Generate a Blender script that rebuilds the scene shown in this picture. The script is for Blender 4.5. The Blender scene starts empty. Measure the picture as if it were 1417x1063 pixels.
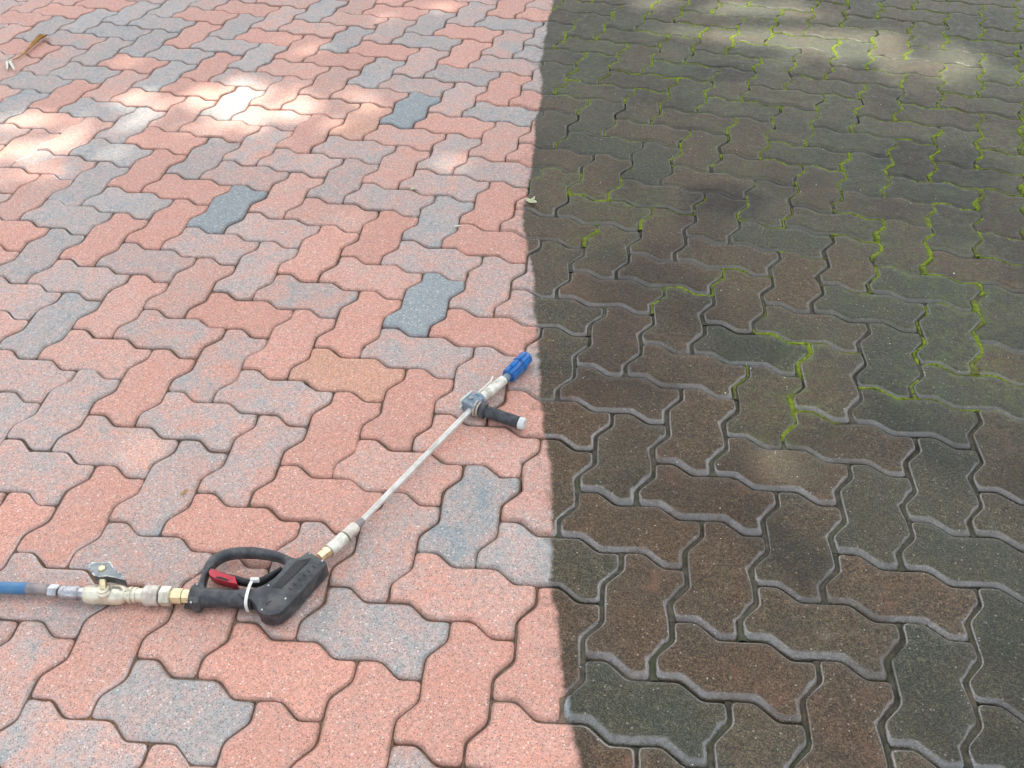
import bpy, bmesh, math, random
from mathutils import Vector, Matrix, noise
random.seed(7)
D = bpy.data
scene = bpy.context.scene
COL = scene.collection

# ---------------------------------------------------------------- camera
CAM_POS = Vector((0.9058, -0.6097, 1.3230))
RIGHT = Vector((0.938819, 0.342937, -0.031832))
DOWN = Vector((0.202778, -0.625089, -0.753754))
FWD = Vector((-0.278388, 0.701184, -0.656385))
cd = D.cameras.new('camera')
cd.sensor_width = 36.0
cd.lens = 1351.32 / 1417 * 36
cd.clip_start = 0.02
cd.clip_end = 500
cam = D.objects.new('camera', cd)
COL.objects.link(cam)
M = Matrix.Identity(4)
for r in range(3):
    M[r][0] = RIGHT[r]; M[r][1] = -DOWN[r]; M[r][2] = -FWD[r]; M[r][3] = CAM_POS[r]
cam.matrix_world = M
scene.camera = cam

# ---------------------------------------------------------------- light
SUN_EL = math.radians(60)
SUN_AZ = Vector((-0.30, 0.954, 0)).normalized()       # horizontal direction towards the sun
SUN_DIR = (SUN_AZ * math.cos(SUN_EL) + Vector((0, 0, math.sin(SUN_EL)))).normalized()
world = D.worlds.new('World'); scene.world = world; world.use_nodes = True
wn = world.node_tree; wn.nodes.clear()
sky = wn.nodes.new('ShaderNodeTexSky'); sky.sky_type = 'NISHITA'; sky.sun_disc = False
sky.sun_elevation = SUN_EL
sky.sun_rotation = math.atan2(SUN_AZ.x, SUN_AZ.y)
sky.dust_density = 4.0; sky.air_density = 1.0
hs = wn.nodes.new('ShaderNodeHueSaturation'); hs.inputs['Saturation'].default_value = 0.32   # thin bright overcast veil
bg = wn.nodes.new('ShaderNodeBackground'); bg.inputs['Strength'].default_value = 0.13
wo = wn.nodes.new('ShaderNodeOutputWorld')
wn.links.new(sky.outputs[0], hs.inputs['Color']); wn.links.new(hs.outputs[0], bg.inputs['Color'])
wn.links.new(bg.outputs[0], wo.inputs['Surface'])
sl = D.lights.new('sun', 'SUN'); sl.energy = 2.4; sl.angle = math.radians(0.53); sl.color = (1.0, 0.93, 0.82)
so = D.objects.new('sun', sl); COL.objects.link(so)
so.rotation_euler = SUN_DIR.to_track_quat('Z', 'Y').to_euler()
so.location = (0, 0, 20)
scene.view_settings.view_transform = 'Standard'
scene.view_settings.look = 'None'
scene.view_settings.exposure = 1.6
scene.render.engine = 'CYCLES'
scene.cycles.max_bounces = 5
scene.cycles.diffuse_bounces = 3
scene.cycles.glossy_bounces = 3
scene.view_settings.gamma = 1.0
scene.view_settings.use_curve_mapping = False

# ---------------------------------------------------------------- helpers
def tag(o, label=None, cat=None, group=None, kind=None):
    if label: o['label'] = label
    if cat: o['category'] = cat
    if group: o['group'] = group
    if kind: o['kind'] = kind
    return o

def root(name, loc, label, cat, group=None):
    o = D.objects.new(name, None); COL.objects.link(o); o.location = loc
    o.empty_display_size = 0.05
    return tag(o, label, cat, group)

ORIG = {}
def world_loc(o):
    v = Vector(o.location)
    while o.parent: o = o.parent; v += Vector(o.location)
    return v

def link_mesh(name, verts, faces, mat, parent=None, smooth=True, attrs=None, autosmooth=None, bevel=None, flatcap=False):
    """verts are in world coordinates; children get them relative to their parent"""
    off = world_loc(parent) if parent else Vector((0, 0, 0))
    me = D.meshes.new(name)
    me.from_pydata([tuple(Vector(v) - off) for v in verts], [], faces)
    me.materials.append(mat)
    if attrs:
        for k, vals in attrs.items():
            a = me.attributes.new(k, 'FLOAT', 'POINT'); a.data.foreach_set('value', vals)
    if bevel:
        bm = bmesh.new(); bm.from_mesh(me)
        bmesh.ops.remove_doubles(bm, verts=bm.verts, dist=1e-6)
        bmesh.ops.recalc_face_normals(bm, faces=bm.faces)
        ed = [e for e in bm.edges if len(e.link_faces) == 2 and e.calc_face_angle(0) > 0.6]
        bmesh.ops.bevel(bm, geom=ed, offset=bevel, segments=2, profile=0.6, affect='EDGES', clamp_overlap=True)
        bm.to_mesh(me); bm.free()
    if smooth:
        me.polygons.foreach_set('use_smooth', [not flatcap or p_.loop_total <= 4 for p_ in me.polygons])
        if autosmooth: me.set_sharp_from_angle(angle=math.radians(autosmooth))
    me.update()
    o = D.objects.new(name, me); COL.objects.link(o)
    if parent: o.parent = parent
    return o

def frame(d, up=Vector((0, 0, 1))):
    d = d.normalized(); s = d.cross(up)
    if s.length < 1e-4: s = Vector((1, 0, 0))
    s.normalize(); return s, s.cross(d).normalized()

def loft(rows, n=24, closed=True, phase=0.0, squash=None):
    """rows = (x,y,z,r) centres; returns verts, faces of a lathe-like tube through them"""
    V, F = [], []
    P = [Vector(r[:3]) for r in rows]
    last = (P[-1] - P[0])
    for i, p_ in enumerate(P):
        a = P[max(i - 1, 0)]; b = P[min(i + 1, len(P) - 1)]
        d = b - a
        if d.length < 1e-5: d = last
        s, u = frame(d)
        for k in range(n):
            t = 2 * math.pi * k / n + phase
            q = 1.0 if squash is None else squash
            V.append(p_ + s * math.cos(t) * rows[i][3] + u * math.sin(t) * rows[i][3] * q)
    for i in range(len(P) - 1):
        for k in range(n):
            k2 = (k + 1) % n
            F.append((i * n + k, i * n + k2, (i + 1) * n + k2, (i + 1) * n + k))
    if closed:
        F.append(tuple(range(n - 1, -1, -1))); F.append(tuple((len(P) - 1) * n + k for k in range(n)))
    return V, F

def tube(name, rows, mat, parent, n=24, **kw):
    V, F = loft(rows, n, phase=kw.pop('phase', 0.0), squash=kw.pop('squash', None))
    kw.setdefault('autosmooth', 40)
    return link_mesh(name, V, F, mat, parent, **kw)

def spline(pts, m=6):
    """Catmull-Rom through tuples of any length"""
    out = []
    P = [pts[0]] + list(pts) + [pts[-1]]
    for i in range(1, len(P) - 2):
        for k in range(m):
            t = k / m
            out.append(tuple(0.5 * (2 * b + (c - a) * t + (2 * a - 5 * b + 4 * c - d) * t * t + (3 * b - a - 3 * c + d) * t ** 3)
                             for a, b, c, d in zip(P[i - 1], P[i], P[i + 1], P[i + 2])))
    out.append(tuple(pts[-1])); return out

def along(a, b, rows):
    """rows of (t, r) along the segment a-b -> loft rows"""
    a, b = Vector(a[:3]), Vector(b[:3])
    return [(*(a.lerp(b, t)), r) for t, r in rows]

def prism(name, outline, z0, z1, mat, parent, bevel=None, **kw):
    n = len(outline)
    V = [(p_[0], p_[1], z0) for p_ in outline] + [(p_[0], p_[1], z1 if z1 is not None else p_[2]) for p_ in outline]
    F = [tuple(range(n)), tuple(range(2 * n - 1, n - 1, -1))]
    F += [(k, (k + 1) % n, n + (k + 1) % n, n + k) for k in range(n)]
    bm = bmesh.new(); vs = [bm.verts.new(v) for v in V]
    for f in F: bm.faces.new([vs[i] for i in f])
    bmesh.ops.recalc_face_normals(bm, faces=bm.faces)
    VV = [v.co.copy() for v in bm.verts]; FF = [tuple(v.index for v in f.verts) for f in bm.faces] if bm.verts.index_update() is None else []
    bm.free()
    kw.setdefault('autosmooth', 35)
    return link_mesh(name, VV, FF, mat, parent, bevel=bevel, **kw)

# ---------------------------------------------------------------- node helpers
class NT:
    def __init__(s, name, rough=0.6, metal=0.0, spec=0.5, color=None):
        s.m = D.materials.new(name); s.m.use_nodes = True; s.t = s.m.node_tree; s.n = s.t.nodes
        s.b = s.n['Principled BSDF']; s.b.inputs['Roughness'].default_value = rough
        s.b.inputs['Metallic'].default_value = metal; s.b.inputs['Specular IOR Level'].default_value = spec
        if color: s.b.inputs['Base Color'].default_value = (*color, 1)
    def add(s, typ, **props):
        nd = s.n.new(typ)
        for k, v in props.items(): setattr(nd, k, v)
        return nd
    def set(s, sock, v):
        if isinstance(v, bpy.types.NodeSocket): s.t.links.new(v, sock)
        elif isinstance(v, (tuple, list)) and len(v) == 3 and sock.type == 'RGBA': sock.default_value = (*v, 1)
        else: sock.default_value = v
    def math(s, op, a, b=0.0, c=0.0, clamp=False):
        nd = s.add('ShaderNodeMath', operation=op, use_clamp=clamp)
        s.set(nd.inputs[0], a); s.set(nd.inputs[1], b); s.set(nd.inputs[2], c); return nd.outputs[0]
    def noise(s, scale, detail=4.0, rough=0.55, vec=None, dist=0.0):
        nd = s.add('ShaderNodeTexNoise'); nd.inputs['Scale'].default_value = scale
        nd.inputs['Detail'].default_value = detail; nd.inputs['Roughness'].default_value = rough
        nd.inputs['Distortion'].default_value = dist
        if vec is not None: s.set(nd.inputs['Vector'], vec)
        return nd.outputs['Fac']
    def voro(s, scale, vec=None, feature='F1'):
        nd = s.add('ShaderNodeTexVoronoi', feature=feature); nd.inputs['Scale'].default_value = scale
        if vec is not None: s.set(nd.inputs['Vector'], vec)
        return nd
    def step(s, v, a, b, lo=0.0, hi=1.0):
        nd = s.add('ShaderNodeMapRange', interpolation_type='SMOOTHSTEP')
        s.set(nd.inputs['Value'], v)
        for k, x in (('From Min', a), ('From Max', b), ('To Min', lo), ('To Max', hi)): s.set(nd.inputs[k], x)
        return nd.outputs[0]
    def mix(s, f, a, b, blend='MIX'):
        nd = s.add('ShaderNodeMix', data_type='RGBA', blend_type=blend)
        s.set(nd.inputs[0], f); s.set(nd.inputs[6], a); s.set(nd.inputs[7], b); return nd.outputs[2]
    def attr(s, name):
        return s.add('ShaderNodeAttribute', attribute_name=name).outputs['Fac']
    def bump(s, h, strength=0.5, dist=0.001, prev=None):
        nd = s.add('ShaderNodeBump'); nd.inputs['Strength'].default_value = strength; nd.inputs['Distance'].default_value = dist
        s.set(nd.inputs['Height'], h)
        if prev is not None: s.set(nd.inputs['Normal'], prev)
        return nd.outputs['Normal']
    def pos(s):
        return s.add('ShaderNodeNewGeometry').outputs['Position']
    def xyz(s, v):
        nd = s.add('ShaderNodeSeparateXYZ'); s.set(nd.inputs[0], v); return nd.outputs
    def out(s, key, v): s.set(s.b.inputs[key], v)

# ---------------------------------------------------------------- measured positions, in metres on and above the pavement
HOSE_P = [(-0.6242, -0.0725, 0.016, 0.0104), (-0.5036, -0.0349, 0.016, 0.0104), (-0.4079, -0.005, 0.016, 0.0104), (-0.336, 0.0167, 0.016, 0.0103), (-0.2887, 0.0315, 0.016, 0.0103), (-0.2422, 0.0454, 0.016, 0.0103)]
FERR_P = [(-0.2422, 0.0454, 0.016, 0.0096), (-0.2057, 0.0549, 0.016, 0.0096)]
NUT1_P = [(-0.2038, 0.0532, 0.017, 0.0105), (-0.1865, 0.0572, 0.017, 0.0105)]
FIT1_P = [(-0.1822, 0.0561, 0.018, 0.0117), (-0.1688, 0.0594, 0.018, 0.0119), (-0.1497, 0.0646, 0.018, 0.0114), (-0.1497, 0.0646, 0.018, 0.01), (-0.1402, 0.0672, 0.018, 0.01)]
VALVE_P = [(-0.1394, 0.0663, 0.018, 0.0142), (-0.1302, 0.0694, 0.018, 0.0161), (-0.0793, 0.0854, 0.018, 0.0156), (-0.071, 0.0876, 0.018, 0.0142), (-0.0698, 0.088, 0.018, 0.0123), (-0.0433, 0.0964, 0.018, 0.0123)]
COLLAR_P = [(-0.0426, 0.0966, 0.018, 0.0175), (-0.0191, 0.1039, 0.018, 0.0179)]
NUT2_P = [(-0.0176, 0.1038, 0.018, 0.0156), (0.0004, 0.1093, 0.018, 0.0156)]
BRASS_P = [(0.0022, 0.1096, 0.018, 0.0123), (0.0287, 0.1177, 0.018, 0.0123)]
KNOB_P = [(-0.146, 0.0976, 0.056), (-0.1427, 0.1037, 0.056), (-0.1122, 0.1146, 0.056), (-0.0979, 0.1053, 0.056), (-0.0723, 0.097, 0.056), (-0.0668, 0.0912, 0.056), (-0.0889, 0.0898, 0.056), (-0.1004, 0.0881, 0.056), (-0.1092, 0.083, 0.056), (-0.1213, 0.082, 0.056), (-0.1358, 0.0894, 0.056)]
KNOBC_P = [(-0.1163, 0.0976, 0.056)]
STEM_P = [(-0.1022, 0.0742, 0.03)]
NIP_P = [(0.1976, 0.2642, 0.019, 0.0081), (0.2043, 0.2805, 0.019, 0.0081)]
SL1_P = [(0.2044, 0.2795, 0.019, 0.0115), (0.2156, 0.3138, 0.019, 0.0119)]
SL2_P = [(0.2161, 0.3159, 0.019, 0.0113), (0.2222, 0.3413, 0.019, 0.0109)]
COL_P = [(0.2222, 0.3413, 0.019, 0.0077), (0.2272, 0.3584, 0.019, 0.0063)]
TUBE_P = [(0.2271, 0.3575, 0.019, 0.0045), (0.2614, 0.5091, 0.019, 0.0046), (0.3034, 0.6931, 0.019, 0.0047)]
NICK_P = [(0.3063, 0.7158, 0.018, 0.0102), (0.316, 0.7474, 0.018, 0.0111), (0.316, 0.7474, 0.018, 0.0124), (0.3189, 0.7572, 0.018, 0.0124), (0.3189, 0.7572, 0.018, 0.0112), (0.3322, 0.7914, 0.018, 0.0113)]
NECK_P = [(0.3322, 0.7914, 0.018, 0.0083), (0.3364, 0.8052, 0.018, 0.0084)]
BLUE_P = [(0.3362, 0.8057, 0.017, 0.0138), (0.3371, 0.8094, 0.017, 0.0155), (0.3442, 0.8391, 0.017, 0.0157), (0.3447, 0.841, 0.017, 0.0165), (0.3474, 0.8523, 0.017, 0.0166), (0.3479, 0.8542, 0.017, 0.0145), (0.3514, 0.8729, 0.017, 0.0146), (0.3519, 0.8759, 0.017, 0.0129)]
SIDE_P = [(0.322, 0.6924, 0.018, 0.0141), (0.3319, 0.6921, 0.0175, 0.0141), (0.3319, 0.6921, 0.0175, 0.0101), (0.3372, 0.6923, 0.017, 0.0115), (0.3729, 0.6886, 0.0155, 0.0112), (0.4039, 0.6851, 0.014, 0.0115)]
CAP_P = [(0.4039, 0.6851, 0.014, 0.0117), (0.413, 0.6834, 0.0135, 0.0115)]
BRK_P = [(0.2965, 0.683, 0.019), (0.3006, 0.7, 0.019), (0.3076, 0.7183, 0.019)]
TIEB_P = [(0.2797, 0.6819, 0.022), (0.289, 0.7183, 0.022), (0.2991, 0.7346, 0.022), (0.3097, 0.7759, 0.022), (0.3087, 0.79, 0.022)]
LEAF_P = [(-1.8856, 1.8631, 0.01), (-1.8803, 1.8839, 0.01), (-1.8783, 1.9087, 0.01), (-1.887, 1.9407, 0.01), (-1.8976, 1.9752, 0.01), (-1.9083, 2.0102, 0.01), (-1.9174, 2.0437, 0.01), (-1.9159, 2.0649, 0.01), (-1.9178, 2.0801, 0.01)]
STALK_A = [(-1.8856, 1.8633, 0.008), (-1.8845, 1.8541, 0.008), (-1.8905, 1.8476, 0.008), (-1.8429, 1.7953, 0.008)]
STALK_B = [(-1.8811, 1.8503, 0.008), (-1.8146, 1.7987, 0.008)]
BUD_P = [(0.1323, 1.5137, 0.006), (0.143, 1.4942, 0.006), (0.1592, 1.4817, 0.006)]
FLK_P = [(-0.1809, 1.4686, 0.001), (0.0048, 1.3304, 0.001), (-0.8009, 2.5029, 0.001), (-0.1275, 0.3264, 0.001), (0.9323, 0.9536, 0.001), (0.2287, 2.0592, 0.001), (0.8029, 1.8167, 0.001), (0.8914, 2.1942, 0.001)]
BODY_P = [(0.1789, 0.2543, 0.036), (0.2194, 0.2442, 0.036), (0.2225, 0.2393, 0.036), (0.2142, 0.2031, 0.036), (0.2077, 0.1659, 0.036), (0.2029, 0.1428, 0.036), (0.1973, 0.1272, 0.036), (0.1855, 0.1188, 0.036), (0.1722, 0.1167, 0.036), (0.1621, 0.1202, 0.036), (0.1505, 0.1301, 0.036), (0.1387, 0.1362, 0.036), (0.1235, 0.1349, 0.036), (0.1105, 0.1407, 0.036), (0.1138, 0.1504, 0.036), (0.1295, 0.1549, 0.036), (0.1378, 0.1603, 0.036), (0.1467, 0.1725, 0.036), (0.1537, 0.188, 0.036), (0.1563, 0.2035, 0.036), (0.1553, 0.2153, 0.036), (0.1542, 0.2272, 0.036), (0.1664, 0.2346, 0.036), (0.1726, 0.2403, 0.036)]
GRIP_P = [(0.0297, 0.1167, 0.022, 0.0218), (0.0345, 0.1183, 0.022, 0.0218), (0.0425, 0.1205, 0.022, 0.0201), (0.0502, 0.1231, 0.022, 0.0181), (0.07, 0.129, 0.022, 0.0177), (0.0938, 0.1358, 0.022, 0.0173), (0.1175, 0.1425, 0.022, 0.0173), (0.1336, 0.1467, 0.022, 0.0172)]
GO_P = [(0.1659, 0.2384, 0.032), (0.1512, 0.2392, 0.032), (0.1306, 0.242, 0.032), (0.1024, 0.241, 0.032), (0.0703, 0.2342, 0.032), (0.0419, 0.2212, 0.032), (0.0258, 0.2046, 0.032), (0.0211, 0.1858, 0.032), (0.0261, 0.1629, 0.032), (0.0356, 0.1368, 0.032)]
GI_P = [(0.1529, 0.2179, 0.032), (0.1459, 0.2251, 0.032), (0.1341, 0.2279, 0.032), (0.1115, 0.2259, 0.032), (0.0798, 0.2188, 0.032), (0.0533, 0.2071, 0.032), (0.0407, 0.1929, 0.032), (0.0366, 0.1751, 0.032), (0.039, 0.1579, 0.032), (0.048, 0.1371, 0.032)]
TRIG_P = [(0.1489, 0.2137, 0.024, 0.0041), (0.1395, 0.1957, 0.024, 0.0049), (0.1324, 0.1839, 0.024, 0.0055), (0.1234, 0.1756, 0.024, 0.0057), (0.1078, 0.1703, 0.024, 0.0057), (0.0895, 0.1694, 0.024, 0.0061), (0.0664, 0.1683, 0.024, 0.0053), (0.044, 0.1696, 0.024, 0.0049), (0.032, 0.177, 0.024, 0.0037), (0.0293, 0.1884, 0.024, 0.0029)]
RED_P = [(0.0389, 0.1651, 0.034), (0.0414, 0.1705, 0.034), (0.0477, 0.1718, 0.034), (0.059, 0.1691, 0.034), (0.0874, 0.1693, 0.034), (0.1003, 0.1571, 0.034), (0.0797, 0.1554, 0.034), (0.0561, 0.1553, 0.034), (0.0451, 0.1583, 0.034)]
TIE_P = [(0.1195, 0.1744, 0.044), (0.1238, 0.1569, 0.044), (0.1312, 0.1369, 0.04), (0.1332, 0.1277, 0.02)]
SCREWS_P = [(0.1844, 0.2503, 0.037), (0.2121, 0.2431, 0.037), (0.1521, 0.1696, 0.037), (0.1923, 0.1556, 0.037), (0.1672, 0.1242, 0.037), (0.0479, 0.1008, 0.037), (0.0365, 0.1352, 0.037)]
VENTS_P = [(0.1904, 0.1747, 0.037), (0.1924, 0.1852, 0.037), (0.1955, 0.196, 0.037), (0.1988, 0.2064, 0.037), (0.2012, 0.2165, 0.037), (0.2046, 0.227, 0.037)]
LABEL_P = [(0.1696, 0.2291, 0.036), (0.1913, 0.2424, 0.036), (0.1908, 0.2286, 0.036), (0.1755, 0.1705, 0.036), (0.1589, 0.1675, 0.036)]
SLOT_P = [(0.1703, 0.133, 0.036), (0.1681, 0.1386, 0.036), (0.1728, 0.144, 0.036)]
EDGE = [(-0.262, 2.9111, 0.0), (-0.1639, 2.5109, 0.0), (-0.0341, 2.0778, 0.0), (0.0931, 1.6453, 0.0), (0.1411, 1.462, 0.0), (0.2766, 1.1343, 0.0), (0.3569, 0.9358, 0.0), (0.4574, 0.6859, 0.0), (0.5517, 0.4488, 0.0), (0.6348, 0.2293, 0.0), (0.6879, 0.117, 0.0), (0.7177, 0.0529, 0.0)]
BLK_P = [(0.0301, 0.1351, 0.0335), (0.0357, 0.1409, 0.0335), (0.0456, 0.1403, 0.0335), (0.0539, 0.1313, 0.0335), (0.0524, 0.123, 0.0335), (0.0574, 0.1119, 0.0335), (0.059, 0.1043, 0.0335), (0.0537, 0.1, 0.0335), (0.0447, 0.1005, 0.0335), (0.0378, 0.1065, 0.0335), (0.0337, 0.1167, 0.0335), (0.0307, 0.1261, 0.0335)]
LATCH_P = [(0.0576, 0.1585, 0.034), (0.0676, 0.1613, 0.034), (0.0829, 0.1596, 0.034), (0.0814, 0.1565, 0.034), (0.0718, 0.1567, 0.034), (0.0602, 0.1562, 0.034)]
# measured unevenness of the laying: lattice node, offset
WP = [(0, 0, -0.0018, -0.0029), (1, 0, -0.0009, -0.0002), (2, 0, 0.0028, -0.0021), (0, 1, -0.0004, -0.0007), (1, 1, -0.0009, -0.0019), (2, 1, 0.0018, 0.0004), (1, -1, 0.0008, -0.0001), (2, -1, 0.0014, -0.0006), (3, -1, -0.0001, -0.0034), (3, 0, -0.0008, -0.0025), (2, -2, 0.0015, -0.0028), (3, -2, -0.0003, 0.0021), (4, -2, 0.002, 0.0009), (4, -1, -0.0018, -0.0001), (3, -3, 0.0015, 0.0033), (4, -3, -0.0027, 0.0032), (5, -3, -0.0023, -0.0024), (5, -2, -0.0013, -0.0012), (4, -4, 0.0024, 0.0027), (5, -4, -0.0067, -0.0027), (6, -4, -0.0093, -0.0051), (6, -3, -0.0079, -0.003), (1, -5, 0.0019, -0.0035), (2, -5, -0.0006, -0.0046), (3, -5, -0.002, -0.0063), (3, -4, -0.0005, 0.0019), (1, -4, 0.0036, 0.0001), (2, -4, -0.0008, -0.002), (2, -6, 0.0008, -0.0025), (3, -6, -0.0016, -0.0031), (4, -6, -0.0011, -0.0042), (1, -7, 0.001, -0.0059), (0, -7, 0.0035, -0.0046), (-1, -7, 0.0033, -0.0027), (1, -6, -0.0, -0.0021), (-1, -6, 0.0053, 0.0001), (0, -6, 0.001, -0.004), (0, -8, 0.0025, -0.0048), (1, -8, 0.0029, -0.0073), (2, -8, -0.0008, -0.0081), (2, -7, -0.0028, -0.0056), (-10, -10, 0.0034, 0.0053), (-9, -11, 0.0011, 0.0014), (-8, -12, 0.0021, 0.002), (-7, -13, 0.0047, -0.0021), (-6, -14, 0.0093, 0.0), (-8, -16, -0.0015, -0.0038), (-9, -15, -0.0038, 0.0044), (-10, -14, 0.0059, 0.0016), (-11, -13, 0.0028, 0.0079), (-12, -12, -0.0055, 0.0166), (-10, -18, -0.0004, 0.003), (-11, -17, 0.0054, 0.0017), (-12, -16, -0.0081, 0.0009), (-13, -15, 0.0029, 0.0081), (-14, -14, -0.0031, 0.0071), (-14, -18, 0.0044, 0.0057), (-13, -19, 0.0096, -0.0067), (-12, -20, -0.0028, -0.0018), (-11, -21, -0.0, -0.0049), (-16, -20, -0.0211, 0.0132), (-17, -19, -0.0205, 0.0222), (-15, -21, -0.0295, 0.0115), (-14, -22, -0.0106, 0.0075), (9, -17, -0.0051, -0.0129), (8, -16, -0.0005, -0.0114), (11, -15, -0.0019, 0.0013), (10, -14, 0.002, -0.0016), (9, -13, 0.001, -0.0004), (4, -12, -0.0006, -0.0128), (8, -12, -0.0014, 0.0086), (7, -11, 0.002, -0.0026), (6, -10, 0.0002, 0.0027), (5, -9, 0.0015, 0.0013), (4, -8, 0.0025, -0.0045), (11, -11, 0.0043, 0.0015), (10, -10, -0.0061, -0.0057), (9, -9, 0.0028, 0.0032), (8, -8, 0.0073, -0.0017), (7, -7, -0.0022, 0.0027), (6, -6, -0.0039, 0.0037), (5, -5, -0.0, 0.0093), (11, -7, -0.0019, 0.0004), (8, -4, 0.0054, 0.0099), (7, -3, 0.0041, 0.0094), (9, -5, 0.0069, 0.0), (10, -6, 0.0051, 0.0021), (11, -3, 0.0019, 0.0065), (10, -2, -0.0006, 0.0044), (6, -2, -0.0, 0.0069)]
# which pavers are red, pink, mixed, grey, blue-grey, blotched, orange
CODES = """-12,-24p -10,-24g -15,-23g -13,-23r -11,-23s -20,-22p -18,-22r -16,-22g -14,-22r -12,-22g -10,-22p -19,-21r -17,-21g -15,-21g -13,-21r -11,-21r -9,-21r -20,-20r -18,-20g -16,-20g -14,-20g -12,-20g -10,-20g -8,-20r -19,-19p -17,-19x -15,-19g -13,-19g -11,-19r -9,-19p -7,-19p -18,-18r -16,-18s -14,-18r -12,-18g -10,-18x -8,-18p -17,-17p -15,-17g -13,-17p -11,-17r -9,-17g -7,-17p -16,-16g -14,-16r -12,-16p -10,-16p -8,-16s -6,-16r -15,-15g -13,-15g -11,-15g -9,-15p -7,-15x -14,-14p -12,-14p -10,-14r -8,-14g -6,-14s -4,-14s -13,-13p -11,-13g -9,-13r -7,-13s -5,-13p -12,-12x -10,-12g -8,-12r -6,-12b -4,-12p -11,-11p -9,-11g -7,-11r -5,-11s -3,-11r -10,-10g -8,-10r -6,-10s -11,-9r -9,-9g
-4,-26r -9,-25p -7,-25r -5,-25s -3,-25r -8,-24r -6,-24g -4,-24g -9,-23p -7,-23s -5,-23r -3,-23x -8,-22g -6,-22g -4,-22r -2,-22g -7,-21r -5,-21s -3,-21s -6,-20g -4,-20g -2,-20r -5,-19s -3,-19s -1,-19r -6,-18p -4,-18b -2,-18g -5,-17o -3,-17r -1,-17p 0,-18p -4,-16p -2,-16x -5,-15s -3,-15p -1,-15s 0,-16r -2,-14s 0,-14r -3,-13s -1,-13g 1,-13p -2,-12r 0,-12r -1,-11s
-4,-10s -7,-9s -5,-9p -3,-9x -8,-8s -6,-8p -4,-8r -2,-8r -9,-7s -7,-7g -5,-7x -3,-7x -6,-6p -4,-6r -2,-6s 0,-6r -7,-5s -5,-5s -3,-5x -1,-5s -4,-4s -2,-4x 0,-4r -5,-3s -3,-3r -1,-3r 1,-3s -2,-2s 0,-2p -3,-1s -1,-1p 1,-1r 0,0g -1,1x 2,0r -2,0x 3,-1r 1,1p
1,-11s -2,-10p 0,-10b -1,-9r 1,-9r 0,-8s 2,-8s -1,-7o 1,-7r 2,-6p 1,-5p 3,-11x 3,-7r 3,-5c 2,-4s 4,-4g 6,-4r 3,-3p 5,-3r 2,-2g 4,-2r 6,-2b 5,-1r 4,-6p 2,-10x
5,-27r 8,-26r 7,-25b 5,-25g 4,-24b 6,-24r 8,-24r 9,-23r 7,-23p 1,-23r 2,-24s 3,-23g 0,-22b 2,-22b 6,-22s 4,-22p 5,-21r 1,-21p 4,-20g 2,-20p 3,-19r 5,-19r 2,-18r 4,-18o 1,-17b 3,-17b 5,-17o 4,-16o 6,-16s 7,-17p 8,-20s 9,-19s 9,-17b 8,-18b 6,-18g 7,-15g 5,-15r 2,-16r 4,-14r 3,-15s 2,-14s 6,-14g 3,-13s 5,-13r 7,-13o 6,-12o 4,-12r 3,-11r 5,-11s 7,-11s 4,-10r 2,-12s 6,-10b 5,-9o 7,-9s 8,-10s 4,-8r 6,-8o 3,-7r 5,-7s 7,-7p 6,-6o 8,-8s 9,-9b 9,-11b 10,-12b 11,-13b 10,-10b 10,-14r 9,-13b 8,-12b 9,-7b 10,-8b 3,-9x 7,-5p 8,-6s 5,-5o 7,-3r 8,-4s 9,-5p 10,-6b 9,-3r 10,-4b 11,-5b 11,-3b"""
MOSS = [(1.21, 1.941, 0.16, 1.1), (1.222, 1.653, 0.14, 1.1), (1.233, 1.378, 0.14, 1.1), (1.228, 1.165, 0.12, 1.1), (0.876, 1.103, 0.1, 1.0), (0.888, 0.914, 0.09, 1.1), (0.874, 0.823, 0.05, 0.9), (0.053, 2.211, 0.2, 1.0), (0.093, 2.582, 0.25, 1.0), (0.301, 2.773, 0.25, 1.0), (0.54, 2.838, 0.3, 1.0), (0.835, 2.788, 0.3, 1.0), (1.082, 2.921, 0.35, 1.0), (1.328, 2.803, 0.35, 1.0), (0.19, 1.633, 0.1, 1.0), (0.305, 1.588, 0.1, 1.0), (0.432, 1.551, 0.1, 1.0), (0.363, 1.387, 0.1, 0.9), (1.011, 1.922, 0.15, 0.9), (0.958, 1.676, 0.1, 0.8), (1.033, 1.594, 0.12, 0.9), (1.121, 1.492, 0.12, 0.9), (1.002, 1.363, 0.1, 0.8), (0.432, 2.161, 0.15, 0.7), (0.638, 2.221, 0.2, 0.75), (0.422, 2.43, 0.2, 0.9), (1.319, 2.184, 0.25, 1.0), (1.303, 1.095, 0.12, 0.9), (1.1, 1.029, 0.1, 0.7), (-0.235, 2.626, 0.2, 0.8), (0.696, 1.327, 0.08, 0.7), (0.581, 1.23, 0.08, 0.7)]
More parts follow.
